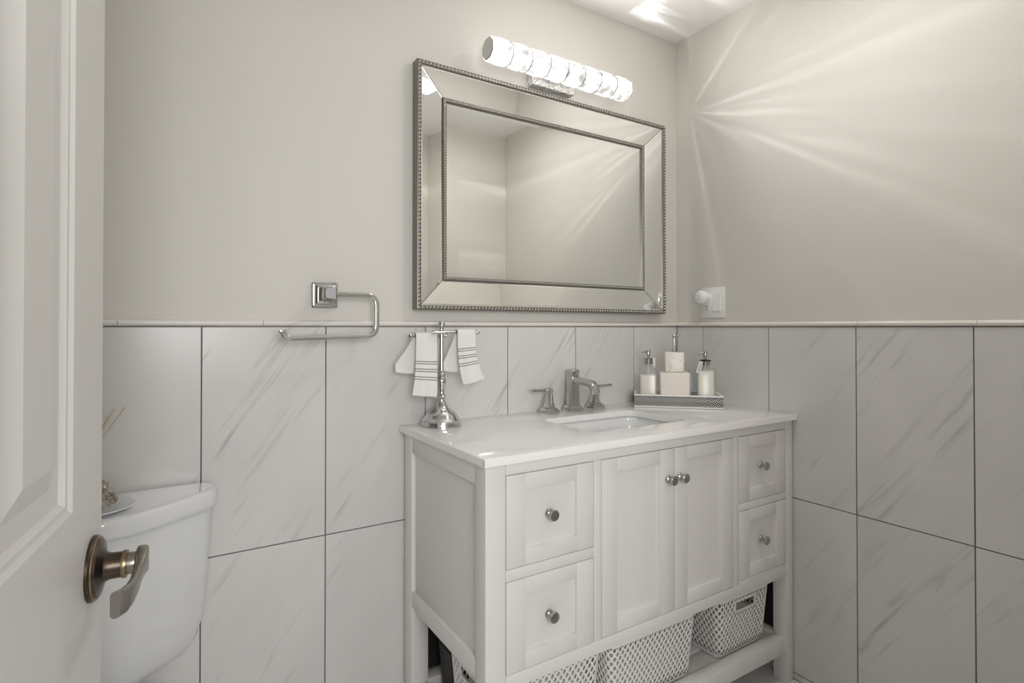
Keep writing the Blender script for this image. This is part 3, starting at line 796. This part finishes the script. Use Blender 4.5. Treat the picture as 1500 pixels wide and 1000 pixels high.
ln.box(-HW + 0.0083, -HW + 0.0093, 0.0093, TD - 0.0093, 0.0085, iz).box(HW - 0.0093, HW - 0.0083, 0.0093, TD - 0.0093, 0.0085, iz)
obj('lining', ln, M_PLAST, tray, local=True, smooth=False)
Z0 = ZK + 0.0088
def pump(parent, z, ang_dir, hgt, cap_r, cap_h):
    cp = obj('pump', MB().lathe([(0.0, 0.0), (cap_r, 0.0), (cap_r, cap_h), (cap_r * 0.85, cap_h + 0.001), (0.0035, cap_h + 0.002), (0.0035, hgt * 0.55), (0.0065, hgt * 0.56), (0.0085, hgt * 0.95), (0.007, hgt), (0.0, hgt)], (0, 0, z), n=24), M_KNOB, parent, local=True)
    c, s = math.cos(ang_dir), math.sin(ang_dir)
    L = 0.026
    mb = MB().tube([(0, 0, z + hgt * 0.88), (c * L * 0.6, s * L * 0.6, z + hgt * 0.89), (c * L, s * L, z + hgt * 0.80)], [0.0042, 0.0036, 0.0028], 12)
    obj('nozzle', mb, M_KNOB, cp)
    return cp
def bottle(label, s, d, hw, h, fill, tagside):
    t = thing('soap_dispenser', label, 'soap dispenser', (*tl(s, d), Z0), TRZ, 'soap dispensers on the tray')
    rc = 0.4
    mb = MB(); secs = [(hw - 0.003, 0.0), (hw, 0.003), (hw, h - 0.008), (hw - 0.003, h - 0.002), (hw - 0.010, h), (0.0125, h + 0.001), (0.0125, h + 0.006)]
    mb.ring_loft([[(x, y, z) for x, y in rrect(a, a, min(a * 0.35, 0.012) if a > 0.02 else a * 0.98, 5)] for a, z in secs])
    obj('bottle', mb, M_GLASS, t, local=True)
    mb = MB(); a = hw - 0.004
    mb.ring_loft([[(x, y, z) for x, y in rrect(q, q, 0.010, 5)] for q, z in ((a - 0.005, 0.007), (a, 0.012), (a, fill), (a - 0.002, fill + 0.001))])
    obj('liquid', mb, M_TOILETRY, t, local=True)['label'] = 'milky soap inside the bottle'
    obj('dip_tube', MB().tube([(0, 0, fill + 0.001), (0, 0, h)], 0.002, 8), M_PLAST, t, local=True)
    pump(t, h + 0.006, R(180) + R(0), 0.052, 0.0165, 0.022)
    return t
H1 = 0.112
b1 = bottle('clear soap dispenser with milky lotion at the left end of the patterned tray', -0.106, 0.056, 0.034, H1 + 0.032, 0.107, -1)
b2 = bottle('clear soap dispenser with a white paper tag on black ribbon, right end of tray', 0.101, 0.046, 0.033, H1 + 0.030, 0.128, 1)
obj('tag', MB().box(0.018, 0.026, -0.010, -0.0092, H1 + 0.026, H1 + 0.062), M_PAPER, b1, local=True)
ht = H1 + 0.030
tgv = obj('tag', MB().prism([(-0.007, -0.022), (0.007, -0.022), (0.007, 0.020), (0.003, 0.024), (-0.003, 0.024), (-0.007, 0.020)], 0, 0.0008), M_PAPER, b2, local=True)
tgv.matrix_local = Matrix.Translation((-0.024, -0.031, ht + 0.000)) @ Matrix.Rotation(R(16), 4, 'Y') @ Matrix.Rotation(R(90), 4, 'X')
tgv['label'] = 'white paper tag with black script'
mb = MB()
for k in range(6):
    z = -0.017 + k * 0.006
    mb.tube([(-0.002, z, 0.001), (0.0025, z + 0.001, 0.001), (-0.001, z + 0.003, 0.001), (0.003, z + 0.0045, 0.001)], 0.0006, 5)
obj('script', mb, M_RIBBON, tgv, local=True)
rib = MB().tube([(0.0185 * math.cos(a), 0.0185 * math.sin(a), ht + 0.024) for a in [2 * math.pi * k / 24 for k in range(24)]], 0.0022, 8, closed=True)
rib.tube([(-0.006, -0.019, ht + 0.024), (-0.013, -0.026, ht + 0.028), (-0.018, -0.030, ht + 0.022)], 0.002, 8)
rib.tube([(-0.006, -0.019, ht + 0.024), (0.001, -0.026, ht + 0.030), (-0.008, -0.028, ht + 0.020), (-0.017, -0.030, ht + 0.006)], 0.0016, 8)
obj('ribbon', rib, M_RIBBON, b2, local=True)
# square ceramic jar with a marble dispenser on top
s0 = -0.010
jar = MB()
jar.ring_loft([[(x, y, z) for x, y in rrect(q, 0.042 if q > 0.05 else q * 0.8, 0.008, 4)] for q, z in ((0.051, 0.0), (0.0535, 0.002), (0.0545, 0.110), (0.0545, 0.119), (0.0525, 0.121))])
j = obj('canister', jar, M_CERAM); j.location = (*tl(s0, 0.052), Z0); j.rotation_euler = (0, 0, TRZ)
tag(j, 'wide square cream ceramic canister in the middle of the tray, under the marble dispenser', 'canister')
md = thing('soap_dispenser', 'cream marble cube soap dispenser with slim chrome pump, standing on the wide canister', 'soap dispenser', (*tl(s0 - 0.001, 0.052), Z0 + 0.1213), TRZ, 'soap dispensers on the tray')
mb = MB()
mb.ring_loft([[(x, y, z) for x, y in rrect(q, q, 0.007, 4)] for q, z in ((0.031, 0.0), (0.0345, 0.004), (0.0355, 0.070), (0.0335, 0.0755), (0.012, 0.0765))])
obj('bottle', mb, M_SMARB, md, local=True)
cp = obj('pump', MB().lathe([(0.0, 0.0), (0.0095, 0.0), (0.0095, 0.016), (0.007, 0.018), (0.0055, 0.02), (0.0055, 0.030), (0.0065, 0.050), (0.0045, 0.056), (0.0095, 0.059), (0.0095, 0.064), (0.0, 0.066)], (0, 0, 0.0765), n=22), M_CHROME, md, local=True)
obj('nozzle', MB().tube([(0.004, 0, 0.138), (0.020, -0.004, 0.137), (0.026, -0.006, 0.133)], [0.003, 0.0026, 0.0022], 10), M_CHROME, cp)
tm = obj('tumbler', MB().lathe([(0.0, 0.0), (0.022, 0.0), (0.0235, 0.003), (0.0245, 0.125), (0.023, 0.125), (0.022, 0.006), (0.0, 0.006)], n=28), M_BLUE)
tm.location = (*tl(0.058, 0.1175), Z0)
tag(tm, 'pale blue glass tumbler half hidden between the canister and the right dispenser', 'tumbler')

# ------------------------------------------------------------------ switch plate and plug-in
sw = thing('switch_plate', 'white double wall plate with outlet and rocker switch, on the right wall above the trim', 'switch plate', (XR, 1.447, 1.318))
yc, zc = 1.4475, 1.3175
mb = MB().box(XR - 0.0065, XR - 0.0005, yc - 0.0585, yc + 0.0585, zc - 0.0605, zc + 0.0605, 0.003)
obj('plate', mb, M_PLAST, sw)
ol = obj('outlet', MB().box(XR - 0.0085, XR - 0.0064, yc + 0.0055, yc + 0.0405, zc - 0.034, zc + 0.034, 0.001), M_PLAST, sw)
mb = MB()
for zz in (zc - 0.018, zc + 0.018):
    mb.box(XR - 0.0088, XR - 0.0084, yc + 0.027, yc + 0.0295, zz - 0.001, zz + 0.007).box(XR - 0.0088, XR - 0.0084, yc + 0.0165, yc + 0.019, zz - 0.001, zz + 0.007)
    mb.lathe([(0.0, 0.0), (0.0026, 0.0), (0.0026, 0.0004), (0.0, 0.0004)], (XR - 0.0088, yc + 0.023, zz - 0.009), 'X', 12)
obj('socket_slots', mb, M_SLOT, ol)
mb = MB(); rk = []
y0, y1, z0, z1 = yc - 0.0405, yc - 0.0055, zc - 0.034, zc + 0.034
rk = [[(XR - 0.0064, y0, z0), (XR - 0.0064, y1, z0), (XR - 0.0064, y1, z1), (XR - 0.0064, y0, z1)], [(XR - 0.0125, y0 + .001, z0 + .001), (XR - 0.0125, y1 - .001, z0 + .001), (XR - 0.0078, y1 - .001, z1 - .001), (XR - 0.0078, y0 + .001, z1 - .001)]]
obj('rocker_switch', mb.ring_loft(rk), M_PLAST, sw, smooth=False)
pl = thing('plug_in_freshener', 'round white plug-in unit in the upper socket of the wall plate', 'plug-in', (XR - 0.009, yc + 0.025, zc + 0.020))
obj('body', MB().lathe([(0.0, 0.0), (0.020, 0.0), (0.021, 0.003), (0.021, 0.020), (0.0265, 0.024), (0.0275, 0.032), (0.026, 0.042), (0.021, 0.047), (0.0, 0.049)], (XR - 0.0089, yc + 0.026, zc + 0.021), '-X', 32), M_PLAST, pl)
obj('lens', MB().lathe([(0.0, 0.0), (0.0125, 0.0), (0.0135, 0.002), (0.012, 0.005), (0.0, 0.006)], (XR - 0.0560, yc + 0.026, zc + 0.021), '-X', 28), M_PORC, pl)

# ------------------------------------------------------------------ toilet
tcx = -0.130
toi = thing('toilet', 'white two-piece toilet with bow-fronted tank, beside the half-open door', 'toilet', (tcx, 1.30, 0))
def bow(sx, sy, yb=1.606):
    """tank outline in plan: flat back, short sides, bowed front"""
    half = [(0.0, 1.388), (0.06, 1.391), (0.12, 1.405), (0.17, 1.455), (0.20, 1.487), (0.224, 1.507), (0.240, 1.527), (0.2455, 1.553), (0.2465, 1.585), (0.243, 1.602), (0.232, yb)]
    half = [(0.0, 1.386), (0.035, 1.387), (0.075, 1.402), (0.125, 1.432), (0.165, 1.464), (0.20, 1.492), (0.226, 1.514), (0.240, 1.533), (0.2465, 1.556), (0.2465, 1.590), (0.241, 1.603), (0.230, yb)]
    half[0] = (0.0, 1.390); half[1] = (0.04, 1.395)
    out = [(tcx + x * sx, yb + (y - yb) * sy) for x, y in half] + [(tcx - x * sx, yb + (y - yb) * sy) for x, y in reversed(half[1:])]
    return out
mb = MB()
rings = [[(x, y, z) for x, y in bow(s, s2)] for s, s2, z in ((0.955, 0.95, 0.7805), (0.985, 0.98, 0.7815), (0.997, 0.995, 0.786), (1.0, 1.0, 0.792), (1.0, 1.0, 0.814), (0.994, 0.992, 0.8215), (0.975, 0.97, 0.8255), (0.93, 0.92, 0.8265))]
obj('tank_lid', mb.ring_loft(rings), M_PORC, toi, ang=60)
mb = MB()
rings = [[(x, y, z) for x, y in bow(s, s2, 1.603)] for s, s2, z in ((0.35, 0.42, 0.418), (0.60, 0.60, 0.424), (0.74, 0.72, 0.437), (0.83, 0.80, 0.465), (0.875, 0.85, 0.505), (0.905, 0.88, 0.56), (0.93, 0.905, 0.65), (0.945, 0.92, 0.74), (0.95, 0.925, 0.780))]
obj('tank', mb.ring_loft(rings), M_PORC, toi, ang=60)
def oval(cx, cy, rx, ryf, ryb, z, n=36):
    out = []
    for k in range(n):
        a = 2 * math.pi * k / n
        y = math.sin(a); out.append((cx + rx * math.cos(a), cy + (ryb if y > 0 else ryf) * y, z))
    return out
mb = MB()
rings = [oval(tcx, 1.27, rx, f, b4, z) for rx, f, b4, z in ((0.125, 0.22, 0.26, 0.0), (0.12, 0.215, 0.26, 0.03), (0.105, 0.17, 0.25, 0.12), (0.11, 0.18, 0.25, 0.2), (0.15, 0.25, 0.27, 0.30), (0.18, 0.29, 0.29, 0.37), (0.185, 0.295, 0.30, 0.395), (0.175, 0.285, 0.29, 0.40))]
obj('bowl', mb.ring_loft(rings), M_PORC, toi, ang=60)
obj('tank_foot', MB().box(tcx - 0.09, tcx + 0.09, 1.42, 1.56, 0.398, 0.4178, 0.004), M_PORC, toi)
mb = MB(); rings = [oval(tcx, 1.22, rx, 0.245 + d, 0.15 + d, z) for rx, d, z in ((0.18, 0.0, 0.4005), (0.186, 0.004, 0.405), (0.186, 0.004, 0.414), (0.18, 0.0, 0.418))]
obj('seat', mb.ring_loft(rings), M_PLAST, toi, ang=60)
mb = MB(); rings = [oval(tcx, 1.22, rx, 0.245 + d, 0.15 + d, z) for rx, d, z in ((0.18, 0.0, 0.4185), (0.187, 0.005, 0.422), (0.186, 0.004, 0.432), (0.17, -0.012, 0.438))]
obj('seat_lid', mb.ring_loft(rings), M_PLAST, toi, ang=60)
# on the tank: white dish with a glass ornament, and a reed diffuser
px, py = -0.118, 1.470
dish = obj('dish', MB().lathe([(0.0, 0.0), (0.048, 0.0), (0.052, 0.003), (0.066, 0.008), (0.0715, 0.0105), (0.070, 0.012), (0.053, 0.0072), (0.0, 0.006)], (px, py, 0.8268), n=44), M_PORC)
tag(dish, 'shallow white dish lying on the toilet tank lid', 'dish')
gd = thing('glass_ornament', 'clear glass dome with patterned filling, standing on the white dish on the toilet tank', 'ornament', (px, py, 0.8335))
dome = [(0.0, 0.0), (0.046, 0.0), (0.050, 0.004), (0.0495, 0.018), (0.046, 0.038), (0.037, 0.055), (0.026, 0.066), (0.012, 0.071), (0.0, 0.072)]
obj('dome', MB().lathe(dome, (px, py, 0.8345), n=36), M_GLASS, gd)
mb = MB()
for k in range(95):
    a = random.uniform(0, 6.28); z = random.uniform(0.008, 0.05); r_ = (0.042 - 0.024 * (z / 0.05) ** 2) * math.sqrt(random.uniform(0.3, 1)) * 0.92
    c = Vector((px + r_ * math.cos(a), py + r_ * math.sin(a), 0.836 + z))
    d = Vector((random.gauss(0, 1), random.gauss(0, 1), random.gauss(0, 1))).normalized() * 0.007
    mb.tube([c - d, c, c + d], [0.0012, random.uniform(0.003, 0.006), 0.0012], 6)
f_ = obj('filling', mb, M_POTP, gd); f_['label'] = 'brown patterned filling under the glass'; f_['kind'] = 'stuff'
rx_, ry_ = -0.147, 1.574
rd = thing('reed_diffuser', 'reed diffuser on the toilet tank, its pale reeds rising beside the door edge', 'diffuser', (rx_, ry_, 0.8268))
obj('bottle', MB().lathe([(0.0, 0.0), (0.024, 0.0), (0.026, 0.003), (0.026, 0.05), (0.020, 0.060), (0.011, 0.066), (0.011, 0.082), (0.009, 0.082), (0.009, 0.07), (0.0, 0.07)], (rx_, ry_, 0.8268), n=28), M_GLASS, rd)
for ex, ey, ez in ((-0.0705, 1.560, 1.034), (-0.092, 1.590, 1.029), (-0.10, 1.55, 1.02), (-0.21, 1.59, 1.04), (-0.24, 1.55, 1.03)):
    p0 = Vector((rx_ + (rx_ - ex) * 0.12, ry_ + (ry_ - ey) * 0.12, 0.8985))
    obj('reed', MB().tube([p0, (ex, ey, ez)], 0.0015, 6), M_REED, rd)

# ------------------------------------------------------------------ baskets on the shelf
ZS = 0.1425
def lattice_basket(hx, hy, h, taper, cell, rowh, handles, mat, hole=0.66, thick=0.0026):
    """open-work basket: walls are a lattice of diamonds unrolled round a tapering rounded rectangle"""
    r = 0.022
    per_pts = rrect(hx, hy, r, 8); per_pts = per_pts + [per_pts[0]]
    cum = [0.0]
    for p, q in zip(per_pts[:-1], per_pts[1:]): cum.append(cum[-1] + math.hypot(q[0] - p[0], q[1] - p[1]))
    per = cum[-1]
    def at(u, z):
        u = u % per; lo = 0
        for i in range(len(cum) - 1):
            if cum[i] <= u <= cum[i + 1] + 1e-12: lo = i; break
        t = (u - cum[lo]) / max(1e-9, cum[lo + 1] - cum[lo])
        x = per_pts[lo][0] * (1 - t) + per_pts[lo + 1][0] * t; y = per_pts[lo][1] * (1 - t) + per_pts[lo + 1][1] * t
        k = 1 - taper * (1 - z / h)
        kx = (hx - taper * hx * (1 - z / h)) / hx
        s = taper * 0.17 * (1 - z / h)          # inset in metres, the same on every side
        d = math.hypot(x, y)
        return Vector((x * (hx - s) / hx, y * (hy - s) / hy, z))
    nc = round(per / cell); cw = per / nc
    band0, band1 = 0.012, h - 0.013
    nr = round((band1 - band0) / rowh); rh = (band1 - band0) / nr
    mb = MB(); bm = mb.bm; key = {}
    def vert(u, z):
        kk = (round((u % per) * 1e5), round(z * 1e5))
        if kk[0] == round(per * 1e5): kk = (0, kk[1])
        if kk not in key: key[kk] = bm.verts.new(at(u, z))
        return key[kk]
    slots = []
    if handles:
        # centre of the two short (y) sides or x sides in unrolled coordinate
        for i in range(len(cum) - 1):
            pass
        def u_of(px, py):
            best = min(range(800), key=lambda i: (at(per * i / 800, h) - Vector((px, py, h))).length); return per * best / 800
        slots = [u_of(0, -hy), u_of(0, hy)] if handles == 'y' else [u_of(-hx, 0), u_of(hx, 0)]
    zsl, hsl, wsl = h - 0.047, 0.0155, 0.054
    def in_slot(u, z):
        for s in slots:
            d = abs((u - s + per / 2) % per - per / 2)
            if d < wsl + 0.004 and abs(z - zsl) < hsl + 0.004: return True
        return False
    for j in range(-1, 2 * nr):
        for i in range(nc):
            cu = (i + (0.5 if j % 2 else 0.0)) * cw; cz = band0 + (j + 1) * rh / 2
            if in_slot(cu, cz): continue
            zc_ = lambda z: min(max(z, band0 - 0.002), band1 + 0.002)
            out = [(cu + cw / 2, cz), (cu, cz + rh / 2), (cu - cw / 2, cz), (cu, cz - rh / 2)]
            if cz + rh / 2 > band1 + 1e-5 or cz - rh / 2 < band0 - 1e-5: continue
            o8 = []; i8 = []
            for k in range(4):
                a, b5 = out[k], out[(k + 1) % 4]
                m_ = ((a[0] + b5[0]) / 2, (a[1] + b5[1]) / 2)
                o8 += [a, m_]
                i8 += [(cu + (a[0] - cu) * hole * 0.92, cz + (a[1] - cz) * hole * 0.92), (cu + (m_[0] - cu) * hole * 1.12, cz + (m_[1] - cz) * hole * 1.12)]
            O = [vert(*p) for p in o8]; I = [bm.verts.new(at(*p)) for p in i8]
            for k in range(8): bm.faces.new((O[k], O[(k + 1) % 8], I[(k + 1) % 8], I[k]))
    def mods(o):
        m = o.modifiers.new('thickness', 'SOLIDIFY'); m.thickness = thick; m.offset = 0
    walls = (mb, mods)
    # rim band, bottom band and floor
    N = 96
    def band(rows):
        rings = [[at(per * k / N, z) * Vector((1, 1, 1)) if False else _off(at(per * k / N, z), o_) for k in range(N)] for z, o_ in rows]
        return rings
    def _off(p, o_):
        d = Vector((p.x, p.y, 0)); n_ = Vector((p.x / hx, p.y / hy, 0))
        n_ = Vector((math.copysign(abs(n_.x) ** 6, n_.x), math.copysign(abs(n_.y) ** 6, n_.y), 0))
        if n_.length > 0: n_.normalize()
        return p + n_ * o_
    rim = MB().ring_loft(band([(h - 0.019, 0.0016), (h - 0.004, 0.0018), (h - 0.003, 0.005), (h, 0.005), (h + 0.001, 0.002), (h, -0.0016), (h - 0.019, -0.0016)]), closed=True)
    base = MB().ring_loft(band([(0.0155, 0.0016), (0.006, 0.001), (0.0015, -0.003), (0.0, -0.008), (0.003, -0.010), (0.0155, -0.0016)]), cap0=False, cap1=False)
    base.ring_loft([[_off(at(per * k / N, 0.001), -0.006) for k in range(N)], [_off(at(per * k / N, 0.003), -0.006) for k in range(N)]])
    hand = []
    for s_ in slots:
        rings = []
        for gx, off in ((0.006, 0.0020), (0.006, -0.0020), (0.0, -0.0022), (0.0, 0.0022)):
            rings.append([_off(at(s_ + x, zsl + z), off) for x, z in rrect(wsl - 0.002 + gx, hsl - 0.001 + gx, 0.006, 4)])
        hand.append(MB().ring_loft(rings, closed=True))
    return walls, rim, base, hand
def make_basket(label, loc, rz, hx, hy, h, mat, group, name='storage_basket', cell=0.0198, rowh=0.0265, hole=0.62, handles='y'):
    t = thing(name, label, 'basket', loc, rz, group)
    (mb, mods), rim, base, hand = lattice_basket(hx, hy, h, 0.09, cell, rowh, handles, mat, hole)
    obj('lattice_wall', mb, mat, t, local=True, mods=mods, ang=50)
    obj('rim', rim, mat, t, local=True, ang=40); obj('base', base, mat, t, local=True, ang=40)
    for hs in hand: obj('handle_slot', hs, mat, t, local=True, ang=40)
    return t
G = 'white lattice baskets on the vanity shelf'
BH = 0.206
bk = make_basket('white lattice basket at the right end of the vanity shelf, handle slot facing out', (1.647, 1.330, ZS), 0, 0.136, 0.178, BH, M_BASK, G)
bk2 = make_basket('', (0, 0, 0), 0, 0.120, 0.178, BH, M_BASK, G)
def place(loc, rz, label, src=None):
    c = src or copy_tree(bk2); c.location = loc; c.rotation_euler = (0, 0, rz); c['label'] = label; return c
place((1.2260, 1.272, ZS), R(90), 'white lattice basket in the middle of the vanity shelf, long side facing out', bk2)
place((0.8580, 1.290, ZS), R(90), 'white lattice basket at the left end of the vanity shelf, under the left drawers')
blk = make_basket('black woven storage bin on the vanity shelf, behind the left white basket', (0.865, 1.483, ZS), R(90), 0.062, 0.165, 0.205, M_BLACK, None, 'storage_bin', 0.012, 0.014, 0.30, 'y')
obj('liner', MB().box(-0.050, 0.050, -0.150, 0.150, 0.006, 0.17, 0.01), M_BLACKP, blk, local=True)
def linen(label, x0, x1, y0, y1, z0, z1):
    mb = MB(); n = 3; hz_ = (z1 - z0) / n
    for k in range(n):
        c = [(x0 + x1) / 2, (y0 + y1) / 2]; hx_, hy_ = (x1 - x0) / 2, (y1 - y0) / 2
        z = z0 + k * hz_; d = random.uniform(-0.004, 0.004)
        mb.ring_loft([[(c[0] + x + d, c[1] + y, zz) for x, y in rrect(hx_ - i, hy_ - i, 0.02, 4)] for i, zz in ((0.012, z + 0.0005), (0.003, z + 0.008), (0.0, z + hz_ / 2), (0.003, z + hz_ - 0.008), (0.012, z + hz_ - 0.0005))])
    return tag(obj('folded_cloth', mb, M_CLOTH, ang=60), label, 'cloth', 'pale folded cloths in the white baskets')
linen('pale folded cloth filling the lower part of the right white basket', 1.545, 1.75, 1.185, 1.475, ZS + 0.005, ZS + 0.115)
linen('pale folded cloth inside the middle white basket', 1.07, 1.378, 1.182, 1.362, ZS + 0.005, ZS + 0.150)
linen('pale folded cloth inside the left white basket', 0.715, 1.015, 1.198, 1.382, ZS + 0.005, ZS + 0.165)
